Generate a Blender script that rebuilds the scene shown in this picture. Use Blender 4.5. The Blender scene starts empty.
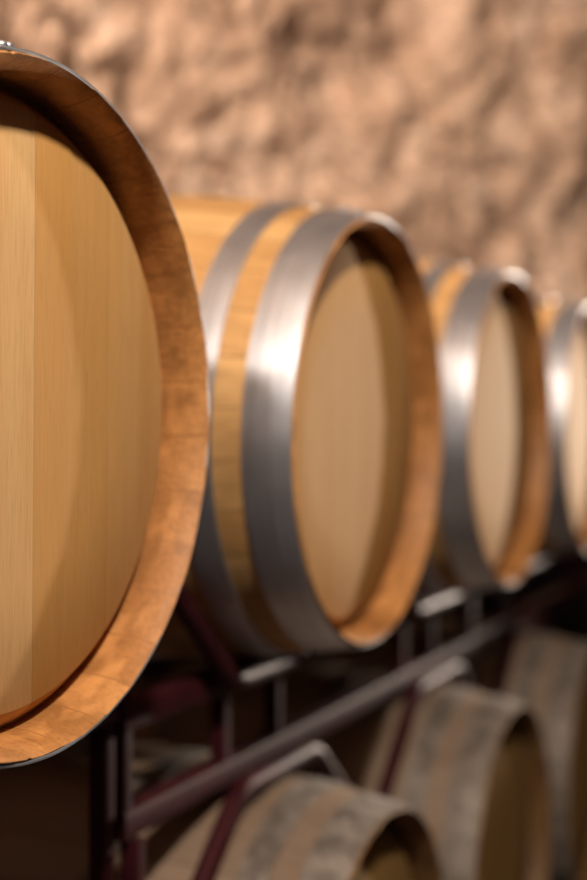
import bpy, bmesh, math, random
from mathutils import Vector, Matrix, noise
random.seed(4)
C = bpy.context.scene.collection
PI = math.pi
CAM_Z = 1.235
L = .95; RE = .288; RB = .339          # barrel length, chime radius, bilge radius

# ------------------------------------------------------------------ materials
class NT:
    def __init__(s, name):
        s.m = bpy.data.materials.new(name); s.m.use_nodes = True
        s.t = s.m.node_tree; s.n = s.t.nodes; s.b = s.n['Principled BSDF']
    def new(s, typ, **kw):
        x = s.n.new(typ)
        for k, v in kw.items():
            if k.startswith('i_'):
                x.inputs[k[2:]].default_value = v
            else: setattr(x, k, v)
        return x
    def link(s, a, b): s.t.links.new(a, b)
    def math(s, op, a, b=None, c=None):
        x = s.new('ShaderNodeMath', operation=op)
        for i, v in enumerate((a, b, c)):
            if v is None: continue
            if isinstance(v, (int, float)): x.inputs[i].default_value = v
            else: s.link(v, x.inputs[i])
        return x.outputs[0]
    def mix(s, f, a, b, mode='MIX'):
        x = s.new('ShaderNodeMix', data_type='RGBA', blend_type=mode)
        for i, v in ((0, f), (6, a), (7, b)):
            if isinstance(v, (int, float)): x.inputs[i].default_value = v
            elif isinstance(v, tuple): x.inputs[i].default_value = (*v, 1)
            else: s.link(v, x.inputs[i])
        return x.outputs[2]
    def ramp(s, f, stops):
        x = s.new('ShaderNodeValToRGB'); s.link(f, x.inputs[0]); e = x.color_ramp.elements
        while len(e) < len(stops): e.new(.5)
        for q, (p, c) in zip(e, stops):
            q.position = p; q.color = (*c, 1) if isinstance(c, tuple) else (c, c, c, 1)
        return x.outputs[0]
    def noise(s, vec, scale=5, detail=4, rough=.5, vscale=None, dist=0):
        if vscale:
            mp = s.new('ShaderNodeMapping'); mp.inputs['Scale'].default_value = vscale
            s.link(vec, mp.inputs[0]); vec = mp.outputs[0]
        x = s.new('ShaderNodeTexNoise'); s.link(vec, x.inputs['Vector'])
        x.inputs['Scale'].default_value = scale; x.inputs['Detail'].default_value = detail
        x.inputs['Roughness'].default_value = rough; x.inputs['Distortion'].default_value = dist
        return x.outputs[0]
    def bump(s, h, strength=.3, dist=.002):
        x = s.new('ShaderNodeBump'); x.inputs['Strength'].default_value = strength
        x.inputs['Distance'].default_value = dist
        s.link(h, x.inputs['Height']); s.link(x.outputs[0], s.b.inputs['Normal'])
    def coords(s):
        """object coordinates shifted by a random amount per object"""
        tc = s.new('ShaderNodeTexCoord'); oi = s.new('ShaderNodeObjectInfo')
        return tc.outputs['Object'], oi.outputs['Random']

def stave_mat(name, lo, hi, grey=0., end=False):
    k = NT(name); obj, rnd = k.coords()
    sp = k.new('ShaderNodeSeparateXYZ'); k.link(obj, sp.inputs[0])
    z = k.math('SUBTRACT', sp.outputs[2], RB)
    ang = k.math('ARCTAN2', sp.outputs[1], z)
    u = k.math('MULTIPLY', k.math('ADD', ang, PI), 31 / (2 * PI))
    w = k.noise(obj, 3, 2)                                  # uneven widths
    u = k.math('ADD', u, k.math('MULTIPLY', rnd, 31))
    fl = k.math('FLOOR', u); fr = k.math('FRACT', u)
    wn = k.new('ShaderNodeTexWhiteNoise', noise_dimensions='2D')
    cb = k.new('ShaderNodeCombineXYZ'); k.link(fl, cb.inputs[0]); k.link(rnd, cb.inputs[1])
    k.link(cb.outputs[0], wn.inputs[0])
    base = k.mix(wn.outputs[0], lo, hi)
    # grain: stretched along the axis
    off = k.new('ShaderNodeVectorMath', operation='ADD'); k.link(obj, off.inputs[0])
    cb2 = k.new('ShaderNodeCombineXYZ'); k.link(fl, cb2.inputs[0]); k.link(off.inputs[1].links[0].from_socket if off.inputs[1].is_linked else cb2.outputs[0], off.inputs[1])
    gs = (60, 200, 200) if end else (3, 90, 90)
    g = k.noise(off.outputs[0], 1, 5, .6, gs)
    base = k.mix(k.ramp(g, [(.38, 0.), (.68, .45)]), base, tuple(c * .62 for c in lo))
    bl = k.noise(obj, 9, 3, .6)
    base = k.mix(k.ramp(bl, [(.45, 0.), (.75, .4)]), base, tuple(c * .55 for c in lo))
    if end:
        mo = k.noise(obj, 17, 5, .65, None, .8)
        base = k.mix(k.ramp(mo, [(.45, 0.), (.66, .6)]), base, tuple(c * .5 for c in lo))                                                  # cut faces: mineral darkening and a few pale tool marks
        fi = k.noise(obj, 210, 3, .7)
        base = k.mix(k.ramp(fi, [(.48, 0.), (.66, .45)]), base, tuple(c * .55 for c in lo))
        t = k.noise(obj, 1, 2, .5, (30, 14, 14))
        base = k.mix(k.ramp(t, [(.5, 0.), (.64, .5)]), base, tuple(min(1, c * 1.3) for c in hi))
    if grey:
        gn = k.noise(obj, 14, 6, .7)
        base = k.mix(k.ramp(gn, [(.3, grey * .5), (.65, grey)]), base, (.30, .25, .215))
    j = k.math('LESS_THAN', k.math('ABSOLUTE', k.math('SUBTRACT', fr, .5)), .488)
    base = k.mix(j, tuple(c * (.74 if end else .4) for c in lo), base)
    k.link(base, k.b.inputs['Base Color']); k.b.inputs['Roughness'].default_value = .62 if not end else .5
    k.b.inputs['Specular IOR Level'].default_value = .4 if end else .2
    hh = k.math('ADD', k.math('MULTIPLY', g, .5), k.math('MULTIPLY', j, .8))
    if end: hh = k.math('ADD', hh, k.math('MULTIPLY', k.noise(obj, 160, 4, .7), 1.1))
    k.bump(hh, .6 if end else .35, .0015)
    return k.m

def head_mat(name, cols, old=0.):
    k = NT(name); obj, rnd = k.coords()
    sp = k.new('ShaderNodeSeparateXYZ'); k.link(obj, sp.inputs[0])
    # boards stand upright across the head, about nine centimetres wide
    u = k.math('DIVIDE', k.math('ADD', sp.outputs[1], 1.2 - .029), .12)
    fl = k.math('FLOOR', u); fr = k.math('FRACT', u)
    wn = k.new('ShaderNodeTexWhiteNoise', noise_dimensions='2D')
    cb = k.new('ShaderNodeCombineXYZ'); k.link(fl, cb.inputs[0]); k.link(rnd, cb.inputs[1]); k.link(cb.outputs[0], wn.inputs[0])
    base = k.ramp(wn.outputs[0], [(0, cols[0]), (.5, cols[1]), (1, cols[2])])
    off = k.new('ShaderNodeVectorMath', operation='ADD'); k.link(obj, off.inputs[0]); k.link(cb.outputs[0], off.inputs[1])
    g = k.noise(off.outputs[0], 1, 5, .55, (20, 70, 2.2), .8)
    base = k.mix(k.ramp(g, [(.42, 0.), (.75, .2)]), base, tuple(c * .62 for c in cols[0]))
    g2 = k.noise(off.outputs[0], 1, 2, .5, (8, 22, 1.2), .4)
    base = k.mix(k.ramp(g2, [(.4, 0.), (.7, .42)]), base, (cols[0][0] * .92, cols[0][1] * .82, cols[0][2] * .55))
    pr = k.noise(off.outputs[0], 1, 3, .6, (60, 620, 26))
    base = k.mix(k.ramp(pr, [(.5, 0.), (.68, .3)]), base, tuple(c * .6 for c in cols[0]))
    if old:
        base = k.mix(k.ramp(k.noise(obj, 8, 5, .6), [(.3, old * .4), (.7, old)]), base, (.16, .10, .05))
    j = k.math('LESS_THAN', k.math('ABSOLUTE', k.math('SUBTRACT', fr, .5)), .4945)
    base = k.mix(j, tuple(c * .85 for c in cols[0]), base)
    k.link(base, k.b.inputs['Base Color']); k.b.inputs['Roughness'].default_value = .78
    k.b.inputs['Specular IOR Level'].default_value = .12
    k.bump(k.math('ADD', k.math('MULTIPLY', g, .5), j), .2, .001)
    return k.m

def hoop_mat(name, old=False):
    k = NT(name); obj, rnd = k.coords()
    n = k.noise(obj, 30, 4, .6)
    n2 = k.noise(obj, 1, 3, .5, (260, 5, 5))                 # rolling streaks run round the band
    if not old:
        base = k.mix(k.ramp(n2, [(.35, 0.), (.7, 1.)]), (.40, .40, .43), (.56, .56, .60))
        r = k.ramp(n, [(.3, .36), (.7, .46)]); k.b.inputs['Metallic'].default_value = .85
    else:
        base = k.mix(k.ramp(n, [(.4, 0.), (.6, 1.)]), (.17, .14, .118), (.32, .27, .235))
        base = k.mix(k.ramp(k.noise(obj, 7, 4, .6), [(.5, 0.), (.75, .45)]), base, (.16, .11, .075))
        r = k.ramp(n, [(.3, .6), (.7, .75)]); k.b.inputs['Metallic'].default_value = .35
    k.link(base, k.b.inputs['Base Color']); k.link(r, k.b.inputs['Roughness'])
    k.bump(k.math('ADD', n2, k.math('MULTIPLY', n, .4)), .12, .001)
    return k.m

def paint_mat():
    k = NT('burgundy_paint'); obj, rnd = k.coords()
    n = k.noise(obj, 25, 4, .6)
    k.link(k.mix(k.ramp(n, [(.4, 0.), (.7, 1.)]), (.055, .010, .013), (.030, .007, .009)), k.b.inputs['Base Color'])
    k.b.inputs['Roughness'].default_value = .52
    k.b.inputs['Specular IOR Level'].default_value = .17; k.b.inputs['Specular Tint'].default_value = (1, .62, .72, 1)
    k.bump(n, .1, .001)
    return k.m

def rock_mat():
    k = NT('hewn_rock'); obj, rnd = k.coords()
    a = k.noise(obj, 3.4, 8, .62, None, .6)
    b = k.noise(obj, 1.1, 3, .5)
    c = k.noise(obj, 7.5, 6, .6, (1, 1, 1.4), 1.6)
    col = k.ramp(a, [(.35, (.22, .13, .085)), (.45, (.50, .315, .21)), (.54, (.68, .455, .32)), (.66, (.82, .60, .455))])
    col = k.mix(k.ramp(c, [(.38, .9), (.48, 0.)]), col, (.14, .085, .058))
    col = k.mix(k.ramp(c, [(.54, 0.), (.68, .6)]), col, (.78, .58, .45))
    col = k.mix(k.ramp(b, [(.45, 0.), (.62, .4)]), col, (.50, .30, .195))
    k.link(col, k.b.inputs['Base Color']); k.b.inputs['Roughness'].default_value = .9
    k.bump(k.math('ADD', a, k.math('MULTIPLY', c, .8)), .7, .03)
    return k.m

def stone_mat(name, col):
    k = NT(name); obj, rnd = k.coords()
    a = k.noise(obj, 4, 8, .6)
    k.link(k.mix(a, tuple(c * .6 for c in col), col), k.b.inputs['Base Color'])
    k.b.inputs['Roughness'].default_value = .85; k.bump(a, .5, .01)
    return k.m

M = dict(
    stave=stave_mat('oak_staves', (.52, .27, .095), (.72, .44, .19)),
    chime=stave_mat('oak_cut_ends', (.44, .185, .052), (.62, .29, .095), end=True),
    head=head_mat('oak_head_boards', [(.60, .315, .105), (.66, .375, .15), (.71, .45, .215)]),
    steel=hoop_mat('galvanised_steel'),
    stave_old=stave_mat('weathered_staves', (.28, .16, .085), (.40, .26, .16), grey=.5),
    chime_old=stave_mat('weathered_cut_ends', (.22, .11, .04), (.33, .18, .07), end=True),
    head_old=head_mat('weathered_head_boards', [(.36, .20, .06), (.42, .24, .08), (.47, .28, .11)], old=.3),
    steel_old=hoop_mat('dull_steel', True),
    paint=paint_mat(), rock=rock_mat(),
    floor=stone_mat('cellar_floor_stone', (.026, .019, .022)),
    ceiling=stone_mat('cellar_vault_stone', (.30, .20, .14)),
    bung=stone_mat('silicone_bung', (.45, .40, .34)),
)

# ------------------------------------------------------------------ helpers
def link_mesh(name, bm, mats, parent=None, smooth=True):
    me = bpy.data.meshes.new(name); bmesh.ops.recalc_face_normals(bm, faces=bm.faces)
    bm.to_mesh(me); bm.free()
    for m in (mats if isinstance(mats, (list, tuple)) else [mats]): me.materials.append(m)
    for p in me.polygons: p.use_smooth = smooth
    if smooth: me.set_sharp_from_angle(angle=math.radians(34))
    o = bpy.data.objects.new(name, me); C.objects.link(o)
    if parent: o.parent = parent
    return o

def lathe(bm, prof, n=240, closed=False, mat=None, jitter=None):
    """revolve (x, r) profile about the barrel's axis (local X through z=RB)"""
    rings = []
    for pi, (x, r) in enumerate(prof):
        ring = []
        for i in range(n):
            a = 2 * PI * i / n
            rr, xx = r, x
            if jitter: xx, rr = jitter(pi, a, x, r)
            ring.append(bm.verts.new((xx, math.sin(a) * rr, RB + math.cos(a) * rr)))
        rings.append(ring)
    cnt = len(prof) if closed else len(prof) - 1
    for k in range(cnt):
        A, B = rings[k], rings[(k + 1) % len(prof)]
        for i in range(n):
            f = bm.faces.new((A[i], A[(i + 1) % n], B[(i + 1) % n], B[i]))
            if mat: f.material_index = mat[k]
    return rings

def radius(s):                       # outer radius at distance s behind the front chime
    t = (s - L / 2) / (L / 2)
    return RE + (RB - RE) * (1 - abs(t) ** 2.0)

def make_barrel(old=False, label='', group=''):
    sfx = '_old' if old else ''
    root = bpy.data.objects.new('wine_barrel', None); C.objects.link(root); root.empty_display_size = .1
    X = lambda s: L / 2 - s
    # staves: outside skin plus both chimes (end, bevel, inner wall past the croze)
    end = [(.066, .267), (.0585, .2685), (.057, .2745), (.036, .2752), (.012, .2800), (.003, .2842), (0, .2865)]
    prof, mats = [], []
    for s, r in end: prof.append((X(s), r)); mats.append(1)
    prof.append((X(.0025), RE)); mats.append(0)
    for i in range(1, 28):
        s = L * i / 28; prof.append((X(s), radius(s))); mats.append(0)
    prof.append((X(L - .0025), RE)); mats.append(1)
    for s, r in reversed(end): prof.append((X(L - s), r)); mats.append(1)
    ne = len(end)
    def jit(pi, a, x, r):
        if 3 <= pi <= ne:            # the sawn rim is slightly uneven and chipped at the joints
            k = a / (2 * PI) * 31; f = k - math.floor(k); seed = math.floor(k)
            h = math.sin(seed * 12.9898) * 43758.5453; h -= math.floor(h)
            x += (h - .5) * .0012
            if f < .07 and h > .62 and pi >= ne - 1: r -= .0012
            v = noise.noise(Vector((math.cos(a) * 9, math.sin(a) * 9, pi * .2)))
            x += v * .0007; r += v * .0004
        return x, r
    bm = bmesh.new(); lathe(bm, prof, 372, mat=mats[:-1], jitter=jit)
    st = link_mesh('staves', bm, [M['stave' + sfx], M['chime' + sfx]], root)
    # heads: flat boards with a chamfered edge let into the croze
    for nm, sg, base in (('front_head', 1, L / 2), ('back_head', -1, -L / 2)):
        bm = bmesh.new()
        p = [(.061, .2700), (.0590, .2738), (.0570, .2735), (.0390, .2570), (.0378, .2550), (.0376, .15), (.0376, .04)]
        rings = lathe(bm, [(base - sg * s, r) for s, r in p], 180)
        bm.faces.new(rings[-1])
        q = lathe(bm, [(base - sg * .066, .2700), (base - sg * .062, .1)], 180)
        for i in range(180):
            bm.faces.new((rings[0][i], rings[0][(i + 1) % 180], q[0][(i + 1) % 180], q[0][i]))
        bm.faces.new(q[-1])
        h = link_mesh(nm, bm, M['head' + sfx], root)
        for poly in h.data.polygons:
            if len(poly.vertices) > 4: poly.use_smooth = False
    # six hoops, each with its rivets
    hs = [(.0025, .0615), (.098, .138), (.305, .342)]
    hs += [(L - b, L - a) for a, b in hs]
    for hi, (a, b) in enumerate(hs):
        bm = bmesh.new(); t = .0022
        pts = []
        nseg = 6
        for i in range(nseg + 1):
            s = a + (b - a) * i / nseg
            pts.append((X(s), radius(s) + .0006 + t + .0007 * math.sin(PI * i / nseg)))
        pts = [(X(a + .0003), radius(a) - .0002), (X(a), radius(a) + t * .6)] + pts + [(X(b), radius(b) + t * .6), (X(b - .0003), radius(b) - .0002)]
        lathe(bm, pts, 240)
        hoop = link_mesh('hoop', bm, M['steel' + sfx], root)
        rb = bmesh.new()
        for dx in (-.3, .3):
            s = (a + b) / 2 + dx * (b - a) * .5
            for da in (0, .03):
                ang = [-.14, 2.4, 1.1, .4, 2.9, 1.6][hi] + da
                r = radius(s) + t + .0012
                c = Vector((X(s), math.sin(ang) * r, RB + math.cos(ang) * r))
                out = Vector((0, math.sin(ang), math.cos(ang)))
                rot = out.to_track_quat('Z', 'Y').to_matrix().to_4x4()
                bmesh.ops.create_uvsphere(rb, u_segments=14, v_segments=8, radius=1,
                    matrix=Matrix.Translation(c) @ rot @ Matrix.Diagonal((.006, .006, .0044, 1)))
        link_mesh('rivets', rb, M['steel' + sfx], hoop)
    # bung in the top stave at the bilge
    bm = bmesh.new()
    bmesh.ops.create_cone(bm, cap_ends=True, segments=28, radius1=.024, radius2=.028, depth=.022, matrix=Matrix.Translation((0, 0, 2 * RB + .004)))
    bmesh.ops.create_cone(bm, cap_ends=True, segments=28, radius1=.018, radius2=.013, depth=.014, matrix=Matrix.Translation((0, 0, 2 * RB + .021)))
    b = link_mesh('bung', bm, M['bung'], root)
    root['label'] = label; root['category'] = 'barrel'; root['group'] = group
    return root

def copy_tree(o, parent=None):
    c = o.copy(); C.objects.link(c); c.parent = parent
    for ch in list(o.children): copy_tree(ch, c)
    return c

def place(root, X, Y, Z, th, tilt, roll=0.):
    """head centre in the viewer's frame (X right, Y down, Z ahead), heading and dip of the axis"""
    n = Vector((math.cos(th) * math.cos(tilt), -math.sin(th) * math.cos(tilt), math.sin(tilt)))
    R = Matrix.Rotation(-th, 4, 'Z') @ Matrix.Rotation(-tilt, 4, 'Y')
    R = R @ Matrix.Rotation(roll, 4, 'X')
    head = Vector((X, Z, CAM_Z - Y))
    T = Matrix.Translation(head) @ R @ Matrix.Translation((-L / 2, 0, -RB))
    root.matrix_world = T
    return head, n

TH = .42
UP = [(-.2012, -.0177, 1.0814, .4083, -.0077), (.1175, .0021, 1.7737, .4164, -.0256),
      (.4161, -.0006, 2.4332, .4290, -.0118), (.714, -.002, 3.100, .425, -.010)]
LO = [(.130, .818, 1.786, .402, -.004), (.421, .813, 2.447, .415, -.004), (.719, .812, 3.10, .425, -.004)]
g1, g2 = 'new oak barrels on the upper tier', 'weathered barrels on the lower tier'
UL = ['pale oak barrel nearest the viewer, showing its whole broad head, cut by the left edge',
      'upper oak barrel directly behind the nearest one, two wide steel hoops in plain view',
      'third oak barrel along the upper row, above the middle weathered barrel',
      'farthest oak barrel of the upper row, its head cut off by the right edge']
LLb = ['old grey stained barrel with scuffed top, nearest of the lower tier, at the bottom edge',
       'old dusty barrel in the middle of the lower tier, below the third upper barrel',
       'farthest old barrel of the lower tier, cut off by the right edge']
proto = make_barrel(False, UL[0], g1); oldp = make_barrel(True, LLb[0], g2)
up = [proto] + [copy_tree(proto) for _ in range(3)]
lo = [oldp] + [copy_tree(oldp) for _ in range(2)]
for i, (o, p) in enumerate(zip(up, UP)):
    place(o, *p, roll=[0, .03, -.04, .02][i]); o['label'] = UL[i]
for i, (o, p) in enumerate(zip(lo, LO)):
    place(o, *p, roll=[.1, -.05, .06][i]); o['label'] = LLb[i]

# ------------------------------------------------------------------ racks
def tube(pts, r=.016, seg=14, square=None):
    """a bent tube through the points; round, or a rounded rectangle (w, h)"""
    bm = bmesh.new(); pts = [Vector(p) for p in pts]
    # soften the bends
    P = [pts[0]]
    for a, b, c in zip(pts, pts[1:], pts[2:]):
        d = min(.03, (b - a).length * .35, (c - b).length * .35)
        p0 = b + (a - b).normalized() * d; p1 = b + (c - b).normalized() * d
        for t in (0, .25, .5, .75, 1): P.append(p0.lerp(b, t).lerp(b.lerp(p1, t), t))
    P.append(pts[-1])
    if square:
        w, h = square; q = .004; sec = []
        for sx, sy in ((1, 1), (-1, 1), (-1, -1), (1, -1)):
            cx, cy = sx * (w / 2 - q), sy * (h / 2 - q); a0 = math.atan2(sy, sx)
            for t in (-PI / 4, 0, PI / 4): sec.append((cx + q * math.cos(a0 + t), cy + q * math.sin(a0 + t)))
    else: sec = [(r * math.cos(2 * PI * i / seg), r * math.sin(2 * PI * i / seg)) for i in range(seg)]
    rings = []; up0 = None
    for i, p in enumerate(P):
        t = ((P[min(i + 1, len(P) - 1)] - P[max(i - 1, 0)])).normalized()
        if up0 is None:
            up0 = Vector((0, 0, 1)) if abs(t.z) < .9 else Vector((1, 0, 0))
        s = t.cross(up0).normalized(); u = s.cross(t).normalized(); up0 = u
        rings.append([bm.verts.new(p + s * x + u * y) for x, y in sec])
    for A, B in zip(rings, rings[1:]):
        for i in range(len(sec)): bm.faces.new((A[i], A[(i + 1) % len(sec)], B[(i + 1) % len(sec)], B[i]))
    bm.faces.new(rings[0]); bm.faces.new(list(reversed(rings[-1])))
    return bm

FRAME_S = .158; BEAM_S = .200
def make_rack(uppers, lowers, label, group, span, z_bottom=None, post_top=None):
    """a rack of two frames; uppers / lowers: (head centre, axis) of the barrels above and below it;
    span: how far the beams run before and behind the middle of the upper pair"""
    (c0, n0), (c1, n1) = uppers
    d = Vector((c1.x - c0.x, c1.y - c0.y, 0)); S = d.length; d.normalize()
    n = Vector((d.y, -d.x, 0))
    root = bpy.data.objects.new('barrel_rack', None); C.objects.link(root)
    mid = (c0 + c1) / 2 - n * L / 2
    root.matrix_world = Matrix.Translation((mid.x, mid.y, 0)) @ Matrix.Rotation(math.atan2(n.y, n.x), 4, 'Z')
    def at(b, s):                 # lateral place and height of a barrel's axis at distance s from its head
        p = b[0] - b[1] * s; q = p - mid
        return q.dot(d), p.z
    def W(y, s, z): return Vector((L / 2 - s, y, z))
    m = M['paint']; sq = .034; y0, y1 = span
    zb = min(at(b, s)[1] - radius(BEAM_S) - sq / 2 - .004 for b in uppers for s in (BEAM_S, L - BEAM_S))
    if lowers: zl = max(at(b, s)[1] + radius(BEAM_S) + sq / 2 + .004 for b in lowers for s in (BEAM_S, L - BEAM_S))
    else: zl = None
    for fs, bs in ((FRAME_S, BEAM_S), (L - FRAME_S, L - BEAM_S)):
        link_mesh('upper_beam', tube([W(y0, bs, zb), W(y1, bs, zb)], square=(sq, sq)), m, root)
        if zl: link_mesh('lower_beam', tube([W(y0, bs, zl), W(y1, bs, zl)], square=(sq, sq)), m, root)
        Rc = radius(FRAME_S) + .0200
        sec = fit_poly(Rc)
        for b in uppers:
            y, z = at(b, fs)
            link_mesh('upper_cradle', tube([W(y + a, fs, z - e) for a, e in sec], .014), m, root)
            if zl:
                for sy in (-.085, .085): link_mesh('spacer_post', tube([W(y + sy, bs, zl + sq / 2 - .004), W(y + sy, bs, zb - sq / 2 + .004)], square=(.022, .022)), m, root)
        for b in lowers:
            y, z = at(b, fs)
            link_mesh('lower_cradle', tube([W(y + a, fs, z + e) for a, e in sec], .014), m, root)
        for ye in (y0 + .012, y1 - .012):
            link_mesh('end_post', tube([W(ye, bs, zl - sq / 2 if zl else .0), W(ye, bs, post_top if post_top else zb + sq / 2 + .012)], square=(.024, .024)), m, root)
    for ye in (y0 + .012, y1 - .012):
        link_mesh('side_rail', tube([W(ye, BEAM_S, zb), W(ye, L - BEAM_S, zb)], square=(.024, .024)), m, root)
    root['label'] = label; root['category'] = 'rack'; root['group'] = group
    return zl - sq / 2 if zl else None

def fit_poly(Rc):
    """half-octagon hugging a circle of radius Rc: flat, two knees, steep ends"""
    a1, a2 = math.radians(0), math.radians(41)
    def meet(p, q, R=Rc):            # crossing of the tangents at angles p and q from the top
        mm = Matrix(((math.sin(p), math.cos(p)), (math.sin(q), math.cos(q)))).inverted()
        v = mm @ Vector((R, R)); return v.x, v.y
    k1 = meet(a1, a2); k2 = meet(a2, math.radians(76))
    d = Vector((math.cos(math.radians(76)), -math.sin(math.radians(76))))
    e = (k2[0] + d.x * .07, k2[1] + d.y * .07)
    half = [k1, k2, e]
    return [(-x, y) for x, y in reversed(half)] + half

def hb(p):
    X, Y, Z, th, ti = p
    return Vector((X, Z, CAM_Z - Y)), Vector((math.cos(th) * math.cos(ti), -math.sin(th) * math.cos(ti), math.sin(ti)))
h = [hb(p)[0] for p in UP]
U = [hb(p) for p in UP]; Lw = [hb(p) for p in LO]
step = Vector((.305, .665, 0))
before = lambda b: (b[0] - step, b[1]); after = lambda b: (b[0] + step, b[1])
gr = 'burgundy steel racks between the tiers'; gf = 'floor racks under the lower tier'
t1 = make_rack(U[1:3], Lw[0:2], 'dark burgundy tubular steel rack under the second and third upper barrels', gr, (-.718, .724))
t0 = make_rack((before(U[0]), U[0]), (), 'dark burgundy steel rack under the nearest barrel, at the bottom left', gr, (-.70, .761))
t2 = make_rack((U[3], after(U[3])), (Lw[2],), 'dark burgundy steel rack under the farthest upper barrel, at the right edge', gr, (-.729, .72))
make_rack(Lw[0:2], (), 'low burgundy rack on the floor under the two nearer old barrels', gf, (-.718, .7155), post_top=t1 - .004)
make_rack((Lw[2], after(Lw[2])), (), 'low burgundy rack on the floor under the farthest old barrel', gf, (-.7215, .72), post_top=t2 - .004)

# ------------------------------------------------------------------ cellar
def cave_wall():
    path = [(-3.2, -2.6), (-2.5, -.6), (-1.75, 1.0), (-1.35, 2.1), (-1.0, 2.95), (-.55, 3.75), (.1, 4.45), (1.1, 5.05), (2.3, 5.75), (3.8, 6.4), (6.0, 6.6)]
    P = [Vector((x, y, 0)) for x, y in path]
    def cr(t):
        i = min(int(t), len(P) - 2); f = t - i
        a, b, c, d = P[max(i - 1, 0)], P[i], P[i + 1], P[min(i + 2, len(P) - 1)]
        return .5 * ((2 * b) + (c - a) * f + (2 * a - 5 * b + 4 * c - d) * f * f + (3 * b - a - 3 * c + d) * f ** 3)
    nu, nv = 560, 200; bm = bmesh.new(); rows = []
    for i in range(nu + 1):
        t = i / nu * (len(P) - 1); p = cr(t); q = cr(min(t + .01, len(P) - 1.0001)) - cr(max(t - .01, 0))
        q.normalize(); nn = Vector((q.y, -q.x, 0)); col = []
        for j in range(nv + 1):
            z = 3.3 * j / nv
            w = Vector((p.x, p.y, z))
            e = noise.fractal(w * 1.5, .8, 2.1, 4) * .07 + noise.fractal(w * 4.2 + Vector((7, 3, 1)), .8, 2.2, 5) * .05 + noise.fractal(w * 13, .8, 2.1, 3) * .018
            e -= abs(noise.noise(w * 3.1 + Vector((0, 9, 0)))) * .06
            lean = .45 * max(0, (z - 2.0) / 1.3) ** 2
            v = w + nn * (e + lean); v.z = z
            col.append(bm.verts.new(v))
        rows.append(col)
    for A, B in zip(rows, rows[1:]):
        for j in range(nv): bm.faces.new((A[j], B[j], B[j + 1], A[j + 1]))
    o = link_mesh('wall_back', bm, M['rock']); o['kind'] = 'structure'
cave_wall()
def gap_darkener():
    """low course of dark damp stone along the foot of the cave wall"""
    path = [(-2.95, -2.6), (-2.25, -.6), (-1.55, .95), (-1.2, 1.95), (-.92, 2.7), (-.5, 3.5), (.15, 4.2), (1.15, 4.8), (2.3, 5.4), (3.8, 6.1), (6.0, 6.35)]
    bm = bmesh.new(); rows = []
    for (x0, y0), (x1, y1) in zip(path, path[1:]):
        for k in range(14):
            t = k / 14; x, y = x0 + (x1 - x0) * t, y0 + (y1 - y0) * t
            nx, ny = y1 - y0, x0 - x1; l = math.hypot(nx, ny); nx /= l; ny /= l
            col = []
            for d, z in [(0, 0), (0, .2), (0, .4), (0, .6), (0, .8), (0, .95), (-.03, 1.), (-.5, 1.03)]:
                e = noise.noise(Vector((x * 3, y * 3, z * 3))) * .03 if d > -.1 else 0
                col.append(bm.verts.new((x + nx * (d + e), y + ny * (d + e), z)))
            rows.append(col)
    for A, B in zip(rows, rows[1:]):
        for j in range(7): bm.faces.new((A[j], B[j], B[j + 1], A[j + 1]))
    o = link_mesh('added_dark_course_1', bm, M['floor']); o['kind'] = 'structure'  # added piece, there to keep the background behind the lower barrels dark
gap_darkener()
def slab(name, z, m):
    bm = bmesh.new(); n = 60; g = []
    for i in range(n + 1):
        g.append([bm.verts.new((-3.6 + 9.8 * i / n, -3.2 + 10.2 * j / n, z + .015 * noise.noise(Vector((i * .3, j * .3, z))) - (.012 if z < 1 else 0))) for j in range(n + 1)])
    for A, B in zip(g, g[1:]):
        for j in range(n): bm.faces.new((A[j], B[j], B[j + 1], A[j + 1]))
    o = link_mesh(name, bm, m); o['kind'] = 'structure'
slab('floor', 0, M['floor']); slab('ceiling', 3.3, M['ceiling'])
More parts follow.
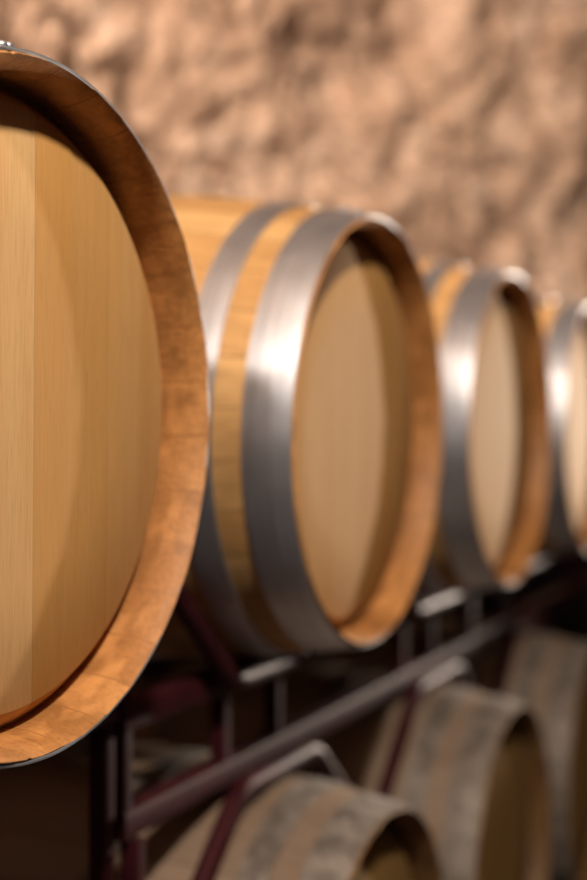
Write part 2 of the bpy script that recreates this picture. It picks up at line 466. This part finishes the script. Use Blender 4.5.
# ------------------------------------------------------------------ light
r_ = Vector((math.sin(TH), math.cos(TH), 0)); n_ = Vector((math.cos(TH), -math.sin(TH), 0))
P_F, P_R, P_G, P_W = 165, 740, 88, 900
def lamp(name, loc, power, col, rad, aim=None, cone=50):
    l = bpy.data.lights.new(name, 'SPOT' if aim else 'POINT'); l.energy = power; l.color = col; l.shadow_soft_size = rad
    o = bpy.data.objects.new(name, l); o.location = loc; C.objects.link(o)
    if aim:
        l.spot_size = math.radians(cone); l.spot_blend = .6
        o.rotation_euler = (aim - loc).to_track_quat('-Z', 'Y').to_euler()
lamp('cellar_lamp_front', h[1] + n_ * .92 - r_ * 1.5 + Vector((0, 0, 1.5)), P_F, (1, .89, .75), .06)
lamp('aisle_spotlight', h[1] + n_ * .93 + r_ * 4.5 + Vector((0, 0, .16)), P_R, (1, .87, .72), .05, h[1] - n_ * .05 + Vector((0, 0, .12)), 25)
lamp('cellar_lamp_row_end', h[1] + n_ * .12 - r_ * 3.0 + Vector((0, 0, 1.82)), P_G, (1, .90, .78), .09)
lamp('wall_fill_spot', h[1] - n_ * .35 - r_ * 2.1 + Vector((0, 0, 1.85)), P_W, (1, .84, .70), .10, Vector((1.2, 5.0, 2.7)), 62)  # added fill that brightens the rock wall, set behind the head plane
w = bpy.data.worlds.new('World'); w.use_nodes = True; bpy.context.scene.world = w
w.node_tree.nodes['Background'].inputs[0].default_value = (.5, .42, .45, 1)
w.node_tree.nodes['Background'].inputs[1].default_value = .03

# ------------------------------------------------------------------ camera
cd = bpy.data.cameras.new('camera'); cam = bpy.data.objects.new('camera', cd); C.objects.link(cam)
cam.location = (0, 0, CAM_Z); cam.rotation_euler = (PI / 2, 0, 0)
cd.sensor_fit = 'HORIZONTAL'; cd.sensor_width = 24; cd.lens = 1300 / 587 * 24
cd.shift_y = -10 / 587; cd.clip_start = .02
cd.dof.use_dof = True; cd.dof.focus_distance = 1.10; cd.dof.aperture_fstop = 1.9
sc = bpy.context.scene; sc.camera = cam
sc.view_settings.view_transform = 'Standard'; sc.view_settings.look = 'None'
sc.view_settings.gamma = 1; sc.view_settings.use_curve_mapping = False
sc.view_settings.exposure = .16
sc.cycles.use_denoising = True
